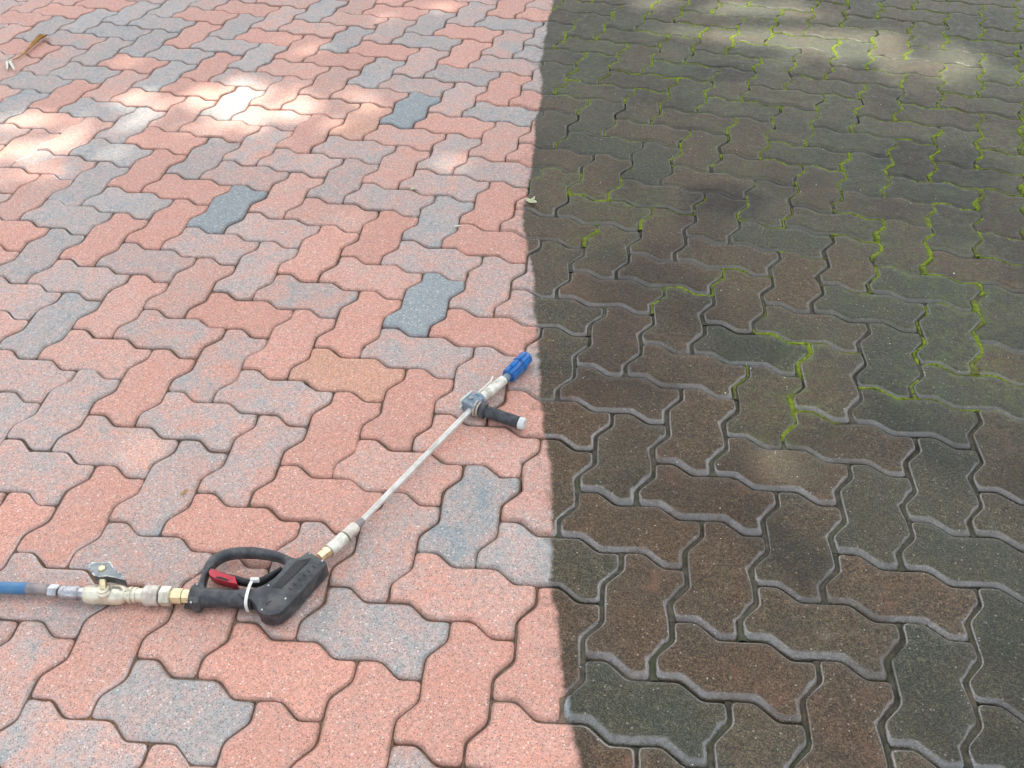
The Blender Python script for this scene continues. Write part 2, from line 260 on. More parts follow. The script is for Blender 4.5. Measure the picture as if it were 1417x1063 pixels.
GAPS = [((-1.391, 1.502), 0.22, 0.16, 0.4), ((-1.271, 1.775), 0.2, 0.14, 0.45), ((-1.342, 1.257), 0.2, 0.14, 0.4), ((-0.873, 1.581), 0.2, 0.12, 0.45), ((-0.944, 1.814), 0.26, 0.22, 0.34), ((-0.762, 1.814), 0.28, 0.2, 0.36), ((-1.094, 1.717), 0.26, 0.19, 0.38), ((-1.0, 2.279), 0.2, 0.14, 0.35), ((-1.453, 1.338), 0.18, 0.28, 0.42), ((-0.781, 2.71), 0.24, 0.16, 0.35), ((-0.587, 1.865), 0.16, 0.14, 0.35), ((-1.118, 1.391), 0.16, 0.1, 0.5), ((0.258, 2.974), 0.28, 0.22, 0.05), ((0.481, 2.891), 0.3, 0.24, 0.0), ((0.71, 2.851), 0.3, 0.22, 0.0), ((0.976, 2.753), 0.3, 0.16, 0.05), ((1.178, 2.673), 0.26, 0.14, 0.35), ((1.366, 2.615), 0.2, 0.11, 0.6), ((0.172, 2.67), 0.22, 0.14, 0.35), ((0.76, 1.952), 0.3, 0.08, 0.7), ((0.858, 2.553), 0.3, 0.12, 0.45), ((0.026, 2.732), 0.2, 0.1, 0.5)]

# ---------------------------------------------------------------- where the cleaning stopped: a wavering line across the pavement
def edge_x(y):
    E = EDGE
    if y <= E[-1][1]: a, b = E[-1], E[-2]
    elif y >= E[0][1]: a, b = E[1], E[0]
    else:
        for k in range(len(E) - 1):
            if E[k + 1][1] <= y <= E[k][1]: a, b = E[k + 1], E[k]; break
    return a[0] + (b[0] - a[0]) * (y - a[1]) / (b[1] - a[1])

def soil_mask(nt, P, soft=0.006):
    x, y, z = nt.xyz(P)
    fc = nt.add('ShaderNodeFloatCurve')
    cm = fc.mapping; c = cm.curves[0]
    ys = [-1.0] + [e[1] for e in reversed(EDGE)] + [4.0]
    pts = [((yy + 1) / 5, (edge_x(yy) + 1.5) / 3.5) for yy in ys]
    c.points[0].location = pts[0]; c.points[1].location = pts[-1]
    for q in pts[1:-1]: c.points.new(*q)
    cm.update()
    nt.set(fc.inputs['Value'], nt.math('DIVIDE', nt.math('ADD', y, 1.0), 5.0))
    xe = nt.math('SUBTRACT', nt.math('MULTIPLY', fc.outputs[0], 3.5), 1.5)
    wob = nt.math('MULTIPLY', nt.math('SUBTRACT', nt.noise(60, 3, .6, P), 0.5), 0.012)
    wob2 = nt.math('MULTIPLY', nt.math('SUBTRACT', nt.noise(4, 3, .6, P), 0.5), 0.05)
    d = nt.math('ADD', nt.math('ADD', nt.math('SUBTRACT', x, xe), wob), wob2)
    return nt.step(d, -soft, soft), d, (x, y, z)

# ---------------------------------------------------------------- materials
def paver_material():
    nt = NT('concrete_paver', 0.75)
    P = nt.pos(); dirty, d, (x, y, z) = soil_mask(nt, P)
    mixv, blot, edge, val = nt.attr('grey'), nt.attr('blotch'), nt.attr('rim'), nt.attr('value')
    # factory colour blend: salmon pigment clouded with blue-grey cement
    n1 = nt.noise(14, 3, .55, P, .6); n2 = nt.noise(70, 4, .65, P)
    f = nt.math('ADD', mixv, nt.math('MULTIPLY', nt.math('SUBTRACT', n1, .5), nt.math('MULTIPLY', blot, 4.6)))
    f = nt.math('ADD', f, nt.math('MULTIPLY', nt.math('SUBTRACT', n2, .5), 1.0))
    ramp = nt.add('ShaderNodeValToRGB'); nt.set(ramp.inputs[0], f)
    cr = ramp.color_ramp
    cols = [(0.0, (.61, .300, .222)), (.3, (.56, .330, .262)), (.55, (.46, .348, .308)), (.8, (.37, .352, .332)), (1.0, (.265, .305, .315))]
    cr.elements[0].position = 0; cr.elements[0].color = (*cols[0][1], 1)
    cr.elements[1].position = 1; cr.elements[1].color = (*cols[-1][1], 1)
    for p_, c_ in cols[1:-1]: cr.elements.new(p_).color = (*c_, 1)
    base = ramp.outputs[0]
    org = nt.attr('orange')
    base = nt.mix(nt.math('MULTIPLY', org, nt.step(nt.noise(9, 2, .5, P), .35, .65, .4, 1.)), base, (.62, .34, .19))
    base = nt.mix(1.0, base, val, 'MULTIPLY')
    # aggregate: dark and pale grains of different sizes
    v1 = nt.voro(330, P); g1 = nt.xyz(v1.outputs['Color'])
    dk = nt.math('MULTIPLY', nt.step(v1.outputs['Distance'], .30, .48, 1, 0), nt.step(g1[0], .70, .76))
    v2 = nt.voro(210, P); g2 = nt.xyz(v2.outputs['Color'])
    lt = nt.math('MULTIPLY', nt.step(v2.outputs['Distance'], .26, .40, 1, 0), nt.step(g2[1], .86, .91))
    v3 = nt.voro(620, P); g3 = nt.xyz(v3.outputs['Color'])
    fine = nt.step(g3[2], 0, 1, .8, 1.2)
    clean = nt.mix(1.0, base, fine, 'MULTIPLY')
    clean = nt.mix(nt.math('MULTIPLY', dk, .68), clean, (.075, .07, .068))
    clean = nt.mix(nt.math('MULTIPLY', lt, .6), clean, (.82, .76, .70))
    # worn, slightly soiled rims on the cleaned pavers
    rimc = nt.math('MULTIPLY', nt.math('MULTIPLY', edge, nt.step(nt.noise(25, 3, .6, P), .35, .6, .15, .9)), .5)
    clean = nt.mix(rimc, clean, (.17, .115, .085))
    # soil film: years of algae and grime
    nA = nt.noise(5, 2, .6, P); nB = nt.noise(45, 4, .7, P); nC = nt.noise(420, 1, .6, P)
    grime = nt.mix(nt.step(nA, .42, .58), (.054, .049, .029), (.033, .044, .031))
    grime = nt.mix(nt.step(nB, .42, .75), grime, (.100, .095, .064))
    tint = nt.mix(1.0, base, (.25, .205, .120), 'MULTIPLY')
    dirtc = nt.mix(.36, grime, tint)
    dirtc = nt.mix(1.0, dirtc, nt.step(nC, .25, .75, .42, 1.7), 'MULTIPLY')
    dirtc = nt.mix(1.0, dirtc, nt.step(g3[0], 0, 1, .7, 1.3), 'MULTIPLY')
    nD = nt.noise(150, 2, .7, P)
    dirtc = nt.mix(1.0, dirtc, nt.step(nD, .3, .7, .72, 1.32), 'MULTIPLY')
    clean = nt.mix(1.0, clean, nt.step(nD, .3, .7, .88, 1.09), 'MULTIPLY')
    dirtc = nt.mix(nt.math('MULTIPLY', dk, .6), dirtc, (.018, .017, .015))
    lt2 = nt.math('MULTIPLY', lt, nt.step(g2[0], .62, .75))
    dirtc = nt.mix(nt.math('MULTIPLY', lt2, .55), dirtc, (.45, .40, .34))
    # thin places where the brick shows, and green algae towards the far corner
    thin = nt.step(nt.noise(16, 4, .7, P, .5), .56, .74, 0, .40)
    dirtc = nt.mix(thin, dirtc, nt.mix(1.0, base, (.36, .33, .27), 'MULTIPLY'))
    far = nt.math('MULTIPLY', nt.step(nt.math('ADD', y, nt.math('MULTIPLY', x, .35)), .9, 2.9), nt.step(nt.noise(8, 4, .6, P), .38, .68))
    algae = nt.math('MULTIPLY', far, nt.math('ADD', nt.math('MULTIPLY', edge, .45), .48))
    dirtc = nt.mix(algae, dirtc, (.062, .080, .036))
    gr = nt.math('MULTIPLY', nt.attr('green'), nt.step(nt.noise(38, 4, .7, P), .42, .66))
    dirtc = nt.mix(nt.math('MULTIPLY', gr, .85), dirtc, (.125, .170, .035))
    mud_glint = nt.math('MULTIPLY', edge, nt.step(nt.noise(18, 3, .6, P), .35, .65, .1, .7))
    dirtc = nt.mix(mud_glint, dirtc, (.105, .095, .070))  # mud on the rims, paled to paint in the highlight of their bevels
    nt.out('Specular IOR Level', nt.math('ADD', nt.math('SUBTRACT', .5, nt.math('MULTIPLY', dirty, .2)), nt.math('MULTIPLY', nt.math('MULTIPLY', edge, dirty), .6)))
    damp = nt.step(nt.noise(2.6, 3, .6, P, .4), .46, .66, 1.0, .58)
    for (sx_, sy_, sr_) in ((1.13, 2.02, .20), (.62, 1.66, .13), (.47, 2.45, .12)):
        dd_ = nt.math('ADD', nt.math('POWER', nt.math('SUBTRACT', x, sx_), 2.0), nt.math('MULTIPLY', nt.math('POWER', nt.math('SUBTRACT', y, sy_), 2.0), 1.6))
        dd_ = nt.math('ADD', nt.math('DIVIDE', dd_, sr_ * sr_), nt.math('SUBTRACT', nt.noise(9, 3, .6, P), .5))
        damp = nt.math('MULTIPLY', damp, nt.step(dd_, .25, 1.15, .42, 1.0))
    dirtc = nt.mix(1.0, dirtc, nt.math('MULTIPLY', damp, .88), 'MULTIPLY')
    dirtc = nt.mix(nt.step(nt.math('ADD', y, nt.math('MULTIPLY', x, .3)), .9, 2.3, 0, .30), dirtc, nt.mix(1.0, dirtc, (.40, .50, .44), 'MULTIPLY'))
    # half-cleaned fringe beside the washed strip
    clean = nt.mix(nt.math('MULTIPLY', nt.step(d, -.045, .004), nt.step(nt.noise(34, 4, .7, P), .45, .65, 0, .42)), clean, dirtc)
    # rim mud with its painted highlight, splash fringe next to the cleaned strip
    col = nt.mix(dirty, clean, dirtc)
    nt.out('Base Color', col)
    wet = nt.step(y, 0.1, 1.9, 1, 0)
    rd = nt.math('SUBTRACT', nt.step(nB, .3, .7, .46, .66), nt.math('MULTIPLY', nt.math('MULTIPLY', edge, wet), .26))
    rc = nt.step(n2, .3, .7, .50, .72)
    mr = nt.add('ShaderNodeMix', data_type='FLOAT'); nt.set(mr.inputs[0], dirty); nt.set(mr.inputs[2], rc); nt.set(mr.inputs[3], rd)
    nt.out('Roughness', mr.outputs[0])
    cw = nt.math('MULTIPLY', nt.math('MULTIPLY', dirty, edge), nt.math('ADD', nt.math('MULTIPLY', wet, .95), .05))
    cw = nt.math('MULTIPLY', cw, nt.step(nt.noise(7, 3, .6, P), .34, .56, .22, 1.0))
    cw = nt.math('MULTIPLY', cw, nt.step(nt.noise(160, 2, .7, P), .3, .6, .45, 1.0))
    puddle = nt.math('MULTIPLY', nt.math('MULTIPLY', edge, nt.step(nt.math('ADD', x, y), .05, .35, 1, 0)), nt.step(nt.noise(5, 2, .5, P), .45, .6))
    nt.out('Coat Weight', nt.math('MAXIMUM', cw, puddle))
    nt.out('Coat Roughness', .24); nt.b.inputs['Coat IOR'].default_value = 2.35
    # relief
    h = nt.math('ADD', nt.noise(480, 1, .7, P), nt.math('MULTIPLY', nt.noise(100, 2, .6, P), 1.6))
    bn = nt.bump(h, .55, .0013)
    nt.out('Normal', bn); nt.out('Coat Normal', bn)
    return nt.m

def soil_material():
    nt = NT('joint_soil', 0.9); P = nt.pos(); dirty, d, (x, y, z) = soil_mask(nt, P, .015)
    n = nt.noise(60, 5, .7, P)
    a = nt.mix(nt.step(n, .35, .65), (.10, .070, .050), (.21, .145, .10))
    a = nt.mix(nt.step(nt.noise(4, 3, .6, P), .52, .66, 0, .6), a, (.26, .12, .045))
    b = nt.mix(nt.step(n, .35, .65), (.032, .034, .022), (.090, .078, .054))
    b = nt.mix(nt.step(nt.noise(9, 3, .6, P), .5, .7, 0, .55), b, (.050, .075, .028))
    b = nt.mix(nt.step(nt.noise(23, 3, .6, P), .6, .75, 0, .6), b, (.17, .105, .05))
    nt.out('Base Color', nt.mix(dirty, a, b))
    nt.out('Normal', nt.bump(nt.noise(350, 4, .7, P), .8, .002))
    return nt.m

def moss_material():
    nt = NT('moss', 0.95, spec=.2); P = nt.pos()
    n = nt.noise(120, 4, .7, P); n2 = nt.noise(12, 3, .6, P)
    c = nt.mix(nt.step(n, .3, .7), (.085, .125, .012), (.29, .38, .035))
    c = nt.mix(nt.step(n2, .42, .66, 0, .8), c, (.11, .10, .045))
    nt.out('Base Color', c)
    nt.out('Normal', nt.bump(nt.noise(600, 4, .8, P), 1.0, .003))
    return nt.m

def simple(name, color, rough=.5, metal=0., var=.15, scale=80, bump=.15, spec=.5, second=None, bscale=500, bd=.0006):
    nt = NT(name, rough, metal, spec); P = nt.pos()
    n = nt.noise(scale, 5, .65, P)
    sec = second or tuple(c * (1 - var * 2) for c in color)
    nt.out('Base Color', nt.mix(nt.step(n, .38, .68), color, sec))
    nt.out('Roughness', nt.step(nt.noise(scale * .6, 3, .6, P), .3, .7, max(rough - .08, .05), min(rough + .12, 1)))
    if bump: nt.out('Normal', nt.bump(nt.noise(bscale, 3, .6, P), bump, bd))
    return nt.m

MAT_PAVER = paver_material(); MAT_SOIL = soil_material(); MAT_MOSS = moss_material()
BLACK = simple('black_plastic', (.026, .031, .037), .40, 0, .25, 45, .5, .5, (.085, .088, .088), 900, .0006)
RUBBER = simple('black_rubber', (.020, .021, .023), .5, 0, .3, 90, .3)
RIB = simple('ribbed_grip_rubber', (.050, .058, .065), .6, 0, .3, 70, .4, .4, (.10, .11, .115))
HOSE = simple('blue_hose_rubber', (.045, .17, .34), .4, 0, .2, 40, .3, .5, (.09, .23, .38))
FERR = simple('grey_ferrule', (.20, .20, .21), .45, .35, .2, 50, .4, .5, (.33, .28, .26))
STEEL = simple('zinc_steel', (.55, .56, .58), .33, 1., .15, 60, .3, .5, (.35, .35, .36))
ZINC = simple('yellow_zinc', (.80, .77, .62), .36, .6, .15, 40, .4, .5, (.50, .46, .36))
BRASS = simple('brass', (.85, .76, .46), .3, .9, .2, 50, .3, .5, (.62, .53, .33))
OLDM = simple('worn_collar_metal', (.70, .66, .57), .5, .4, .2, 40, .5, .5, (.38, .34, .29))
TUBE = simple('bare_lance_tube', (.72, .71, .65), .36, .35, .1, 30, .3, .5, (.50, .48, .43))
NICK = simple('cream_sleeve', (.78, .77, .68), .42, .25, .1, 60, .4, .5, (.48, .46, .36))
BLUE = simple('blue_nozzle_plastic', (.010, .17, .50), .34, 0, .2, 60, .25, .5, (.02, .10, .30))
BLUEG = simple('blue_grey_bracket', (.16, .24, .31), .5, .3, .2, 70, .5, .5, (.33, .37, .38))
WORN = simple('worn_paint_edge', (.66, .68, .66), .5, .2, .2, 130, .3, .5, (.10, .11, .12))
WORN2 = simple('worn_grey_casting', (.20, .23, .23), .5, .1, .2, 60, .4, .5, (.34, .37, .36))
RED = simple('red_plastic', (.50, .03, .05), .4, 0, .2, 60, .2)
WHITE = simple('white_nylon', (.80, .80, .74), .45, 0, .1, 60, .1)
PALE = simple('pale_end_cap', (.66, .72, .68), .5, 0, .1, 60, .2)
LEAFM = simple('dry_leaf', (.52, .30, .07), .55, 0, .3, 50, .5, .4, (.24, .11, .035))
STALKM = simple('pale_stalk', (.78, .80, .66), .6, 0, .15, 90, .3)
PETAL = simple('pale_petal', (.66, .68, .42), .6, 0, .2, 200, .3)
DARKBIT = simple('dark_debris', (.03, .022, .018), .8, 0, .2)

# ---------------------------------------------------------------- pavement
U = .1125
def warp(i, j):
    wx = wy = ws = 0.
    for a, b, dx, dy in WP:
        r2 = (a - i) ** 2 + (b - j) ** 2
        if r2 > 24: continue
        w = math.exp(-r2 / (2 * 1.5 ** 2)); wx += w * dx; wy += w * dy; ws += w
    ws += .2
    return wx / ws, wy / ws

_nc = {}
def node(i, j):
    if (i, j) not in _nc:
        dx, dy = warp(i, j); rr = random.Random(i * 9176 + j * 131)
        _nc[i, j] = Vector((i * U + dx + rr.uniform(-.0012, .0012), -j * U + dy + rr.uniform(-.0012, .0012), 0))
    return _nc[i, j]

def edge_pts(i, j, horiz):
    """the zigzag side between two neighbouring lattice nodes: start, bend, bend (end left out)"""
    a = node(i, j); b = node(i + 1, j) if horiz else node(i, j + 1)
    t = b - a; s = Vector((-t.y, t.x, 0))                  # left of travel
    k = .095
    return [a, a + t * .325 + s * k, a + t * .672 - s * k]

def outline(i, j, horiz):
    cells = (2, 1) if horiz else (1, 2)
    w, h = cells; P_ = []
    for a in range(w): P_ += edge_pts(i + a, j, True)
    for b in range(h): P_ += edge_pts(i + w, j + b, False)
    bot = []
    for a in range(w): bot += edge_pts(i + a, j + h, True)
    bot.append(node(i + w, j + h)); bot.reverse(); P_ += bot[:-1]
    lef = []
    for b in range(h): lef += edge_pts(i, j + b, False)
    lef.append(node(i, j + h)); lef.reverse(); P_ += lef[:-1]
    P_.reverse()                                            # counter-clockwise from above
    return P_

def straight_mask(P_):
    n = len(P_); return [abs((P_[k - 1] - P_[k]).angle(P_[(k + 1) % n] - P_[k]) - math.pi) < .12 for k in range(n)]

def soften(P_, c, mask):
    out = []; n = len(P_)
    for k in range(n):
        a, p_, b = P_[k - 1], P_[k], P_[(k + 1) % n]
        u, v = a - p_, b - p_
        if mask[k]: out.append(p_.copy()); continue
        q1 = p_ + u.normalized() * min(c, u.length * .35); q2 = p_ + v.normalized() * min(c, v.length * .35)
        out += [q1, (q1 + q2) * .25 + p_ * .5, q2]
    return out

def inset(P_, d):
    n = len(P_); out = []
    for k in range(n):
        a, p_, b = P_[k - 1], P_[k], P_[(k + 1) % n]
        e1 = (p_ - a).normalized(); e2 = (b - p_).normalized()
        n1 = Vector((-e1.y, e1.x, 0)); n2 = Vector((-e2.y, e2.x, 0))
        m = (n1 + n2) / max(1 + n1.dot(n2), .35)
        out.append(p_ + m * d)
    return out

HUE = {}
for tok in CODES.split():
    HUE[tuple(int(v) for v in tok[:-1].split(','))] = tok[-1]
LOOK = {'r': (.08, .12, 0), 'p': (.28, .18, 0), 's': (.50, .22, 0), 'c': (.72, .30, 0), 'x': (.50, .32, 0), 'g': (.72, .17, 0), 'b': (1.02, .05, 0), 'o': (.16, .08, .45)}

def moss_amount(q):
    m = 0.
    for (mx, my, r, s) in MOSS:
        dx = q.x - mx
        if abs(dx) > 2 * r: continue
        d2 = (dx * dx + (q.y - my) ** 2) / (r * r)
        if d2 < 4: m = max(m, s * math.exp(-d2))
    # thinner growth all over the damp far corner
    return max(m, .72 * min(max((q.y + .55 * q.x - 1.55) / 1.0, 0), 1))

def paver_geometry(i, j, horiz):
    rr = random.Random(i * 733 + j * 7919 + 5)
    O = outline(i, j, horiz)
    c = sum(O, Vector()) / len(O)
    dirtyness = min(max((c.x - edge_x(c.y)) / .1 + .5, 0), 1)
    rot = Matrix.Rotation(rr.gauss(0, .005), 3, 'Z'); sh = Vector((rr.gauss(0, .0006), rr.gauss(0, .0006), 0))
    O = [c + rot @ (p_ - c) + sh for p_ in O]
    gap = .0010 + .0011 * dirtyness + rr.uniform(0, .0006)
    near = min(max((2.3 - c.y) / 1.3, 0), 1); wear = rr.uniform(.50, 1.12) * (.5 + .5 * near)
    bw = .0050 + .0072 * dirtyness * wear; bd = .0028 + .0068 * dirtyness * wear
    mask = straight_mask(O)
    def ring(d): return soften(inset(O, d), max(.009 - d * .3, .004), mask)
    rings = [(gap, -.032), (gap, -bd - .001), (gap + bw * .2, -bd * .72), (gap + bw * .72, -bd * .16), (gap + bw, 0.0)]
    code = HUE.get((i, j)) or rr.choice('rrppsss' if dirtyness < .5 else 'srpgsgx')
    mv, bl, og = LOOK[code]; mv += rr.uniform(-.05, .05)
    val = rr.uniform(.92, 1.06)
    tz = rr.gauss(0, .0008 + .0004 * dirtyness); tx = rr.gauss(0, .0035 + .003 * dirtyness); ty = rr.gauss(0, .0035 + .003 * dirtyness)
    V = []; rim = []; moss = []
    # dirty-side bevels shaped wider towards the camera, to put the highlight there; a few corners are chipped
    r0, r1 = ring(0), ring(.004); wv = []
    for a, b in zip(r0, r1):
        dn = (a - b).normalized(); t = min(max((dn.dot(Vector((.37, -.93, 0))) - .25) / .55, 0), 1); t = t * t * (3 - 2 * t)
        wv.append(1 - (1 - t) * .62 * dirtyness)
    chips = {rr.randrange(len(r0)): rr.uniform(.0012, .0042) for _ in range(rr.choice((0, 0, 1, 1, 2)))}
    for k, (d, z) in enumerate(rings):
        for vi, (q, qg) in enumerate(zip(ring(d), ring(gap))):
            q = qg.lerp(q, wv[vi]) if k > 1 else q
            zk = z * wv[vi] if k > 1 else z
            if vi in chips and k > 0: q = q + (c - q).normalized() * chips[vi] * (1.0 if k < 4 else .5); zk -= chips[vi] * .3 * (k == 3)
            wob = noise.noise(Vector((q.x * 90, q.y * 90, 3.1))) * .0007 + noise.noise(Vector((q.x * 30, q.y * 30, 1.1))) * .0008
            dirn = (q - c).normalized()
            q = q + dirn * (wob if k < 4 else wob * 2)
            V.append(Vector((q.x, q.y, zk + tz + (q.x - c.x) * tx + (q.y - c.y) * ty))); rim.append((1., 1., 1., .8, .05)[k])
            moss.append(min(moss_amount(q), 1.) * dirtyness if dirtyness and k in (2, 3, 4) else 0.)
    n = len(ring(0))
    # sixth ring, then the cap
    for q in ring(gap + bw + .005):
        V.append(Vector((q.x, q.y, .0002 + tz + (q.x - c.x) * tx + (q.y - c.y) * ty))); rim.append(0.); moss.append(min(moss_amount(q), 1.) * .45 * dirtyness if dirtyness else 0.)
    F = []
    for r_ in range(len(rings)):
        for k in range(n):
            k2 = (k + 1) % n
            F.append((r_ * n + k, r_ * n + k2, (r_ + 1) * n + k2, (r_ + 1) * n + k))
    F.append(tuple(len(rings) * n + k for k in range(n)))
    N = len(V)
    return V, F, dict(grey=[mv] * N, blotch=[bl] * N, value=[val] * N, orange=[og] * N, rim=rim, green=moss), c

def in_view(c, m=.0):
    v = Vector(c) - CAM_POS; z = v.dot(FWD)
    if z < .2: return None
    px = v.dot(RIGHT) / z * 1351.3; py = v.dot(DOWN) / z * 1351.3
    return abs(px) < 708.5 + m and abs(py) < 531.5 + m, z

# ground sheet far past the frame, pavement laid on it
pavement = link_mesh('pavement', [(-30, -30, -.034), (30, -30, -.034), (30, 30, -.034), (-30, 30, -.034)], [(0, 1, 2, 3)], MAT_SOIL, smooth=False)
tag(pavement, kind='structure')
cand = []
for j in range(-62, 22):
    for i in range(-48, 52):
        k = (i + j) % 4
        if k not in (0, 2): continue
        c = Vector(((i + (1 if k == 0 else .5)) * U, -(j + (.5 if k == 0 else 1)) * U, 0))
        iv = in_view(c, 120)
        vis = bool(iv and iv[0])
        dist = (c - CAM_POS).length
        near = -3.6 < c.x < 3.2 and -1.6 < c.y < 5.2
        if vis or near: cand.append((0 if vis else 1, dist, i, j, k == 0))
cand.sort()
rest_V, rest_F, rest_A = [], [], dict(grey=[], blotch=[], value=[], orange=[], rim=[], green=[])
for idx, (nv, dist, i, j, hz) in enumerate(cand):
    V, F, A, c = paver_geometry(i, j, hz)
    if idx < 300:
        o = link_mesh('paver', V, F, MAT_PAVER, pavement, attrs=A, flatcap=True)
    else:
        b = len(rest_V); rest_V += V; rest_F += [tuple(v + b for v in f) for f in F]
        for k_ in rest_A: rest_A[k_] += A[k_]
o = link_mesh('paver_field', rest_V, rest_F, MAT_PAVER, pavement, attrs=rest_A, flatcap=True)
tag(o, kind='stuff')

# ---------------------------------------------------------------- joint filling and moss, following every joint between two pavers
def owner(i, j):
    k = (i + j) % 4
    return {0: (i, j), 1: (i - 1, j), 2: (i, j), 3: (i, j - 1)}[k]

jV, jF, mV, mF = [], [], [], []
def ribbon(VV, FF, path, half, ztop, lump, seed, zlow=-.02):
    n = len(path); m = 5; base = len(VV)
    for k, q in enumerate(path):
        t = (path[min(k + 1, n - 1)] - path[max(k - 1, 0)]).normalized(); s = Vector((-t.y, t.x, 0))
        hw = half * (1 + .5 * noise.noise(q * 40 + Vector((0, 0, seed))))
        brk = noise.noise(q * 26 + Vector((3, 8, seed))) if seed > 8 else 0.
        hw *= 1 + .7 * brk
        lz = min(0, (brk + .22) * .03) + lump * noise.noise(q * 70 + Vector((5, 2, seed))) + lump * .6 * noise.noise(q * 230 + Vector((1, 7, seed)))
        for a in range(m):
            u = (a / (m - 1)) * 2 - 1
            jx = noise.noise(q * 160 + Vector((u * 3, 0, seed))) * half * .25
            VV.append(q + s * (u * hw + jx) + Vector((0, 0, ztop + lz - (u * u) * .002 + (zlow if abs(u) == 1 else 0))))
    for k in range(n - 1):
        for a in range(m - 1):
            FF.append((base + k * m + a, base + (k + 1) * m + a, base + (k + 1) * m + a + 1, base + k * m + a + 1))

for j in range(-48, 15):
    for i in range(-34, 34):
        for hz in (True, False):
            other = (i, j - 1) if hz else (i - 1, j)
            if owner(i, j) == owner(*other): continue
            a = node(i, j)
            iv = in_view(a, 160)
            if not (iv and iv[0]): continue
            pts = edge_pts(i, j, hz) + [node(i + 1, j) if hz else node(i, j + 1)]
            path = []
            for p0, p1 in zip(pts, pts[1:]):
                for s_ in range(5): path.append(p0.lerp(p1, s_ / 5))
            path.append(pts[-1])
            mid = path[7]
            dd = mid.x - edge_x(mid.y)
            rr = random.Random(i * 31 + j * 977 + hz)
            if dd > 0:
                far_ = min(max((mid.y - .9) / 1.2, 0), 1)
                if hz: ribbon(jV, jF, path, .0085 + .003 * far_, -.0118 + .0065 * far_ + rr.uniform(-.002, .0025), .0020, 3.3)
                else: ribbon(jV, jF, path, .0105, -.0046 + rr.uniform(-.0028, .0016), .0022, 3.3, -.012)
            else: ribbon(jV, jF, path, .0042, -.0056, .0014, 1.3)
            if dd > .0:
                ma = moss_amount(mid) * (1.25 if not hz else .8) + rr.uniform(-.28, .2)
                if ma > .36:
                    st = min(ma, 1.)
                    ribbon(mV, mF, path, .0026 + .0080 * st * st, -.0036 + .0036 * st, .0026, 9.1)
tag(link_mesh('joint_sand', jV, jF, MAT_SOIL, smooth=True), 'dark sand and soil packed in the joints between the pavers', 'sand', kind='stuff')
tag(link_mesh('moss', mV, mF, MAT_MOSS, smooth=True), 'bright green moss growing in the joints of the dirty pavers', 'moss', kind='stuff')

# ---------------------------------------------------------------- pressure washer lance with its hose
W = root('pressure_washer_lance', (-.16, .57, 0), 'black trigger gun and bare metal lance with blue nozzle and hose on the cleaned pavers', 'pressure washer')
def sub(name, rows, mat, parent=W, n=28, **kw): return tube(name, rows, mat, parent, n, **kw)

hs_rows = spline([HOSE_P[0]] + HOSE_P[1:], 8)
sub('hose', hs_rows, HOSE, n=32)
f0, f1 = FERR_P[0], FERR_P[1]
fr = sub('hose_ferrule', along(f0, f1, [(0, .0085), (0, f0[3] * 1.04), (.12, f0[3] * 1.06), (.2, f0[3] * .98), (.45, f0[3] * 1.0), (.5, f0[3] * .95), (.55, f0[3]), (.9, f0[3]), (1.0, f0[3] * .85), (1.0, .006)]), FERR)
def hexnut(name, P2, mat, parent=W, sc=1.12, n=6, ph=.26):
    r = P2[0][3] * sc
    return sub(name, along(P2[0], P2[1], [(0, r * .8), (.1, r), (.9, r), (1, r * .8)]), mat, parent, n=n, phase=ph, autosmooth=20, bevel=.0006)
hexnut('hex_nut', NUT1_P, STEEL)
sub('swivel_fitting', [(*FIT1_P[0][:3], .007), (*FIT1_P[0][:3], FIT1_P[0][3] * .86)] + along(FIT1_P[0], FIT1_P[2], [(.1, .0122), (.22, .0128), (.3, .0105), (.36, .0105), (.4, .0122), (.92, .0122), (1., .0105)]) + [FIT1_P[3], FIT1_P[4]], STEEL, autosmooth=30)
va, vb = VALVE_P[0], VALVE_P[3]
valve = sub('ball_valve', along(va, VALVE_P[5], [(0, .009), (0, .0135), (.06, .0150), (.16, .0164), (.58, .0164), (.63, .0150), (.68, .0125), (.69, .0110), (.74, .0110), (.745, .0140), (.79, .0140), (.795, .0112), (.83, .0112), (.835, .0136), (.87, .0136), (.875, .0115), (1.0, .0120)]), ZINC, autosmooth=30)
# valve boss, stem and cast lever knob
sx, sy, sz = STEM_P[0][:3]
sub('valve_boss', [(sx, sy, .020, .0135), (sx, sy, .034, .0125), (sx, sy, .037, .0095), (sx, sy, .040, .0095)], ZINC, valve)
kc = Vector(KNOBC_P[0][:3])
sub('valve_stem', [(sx, sy, .036, .0065), (kc.x, kc.y, .052, .0065)], BRASS, valve, n=16)
kn = prism('valve_handle', [(p_[0], p_[1]) for p_ in KNOB_P], .0385, .0560, BLACK, valve, bevel=.0012)
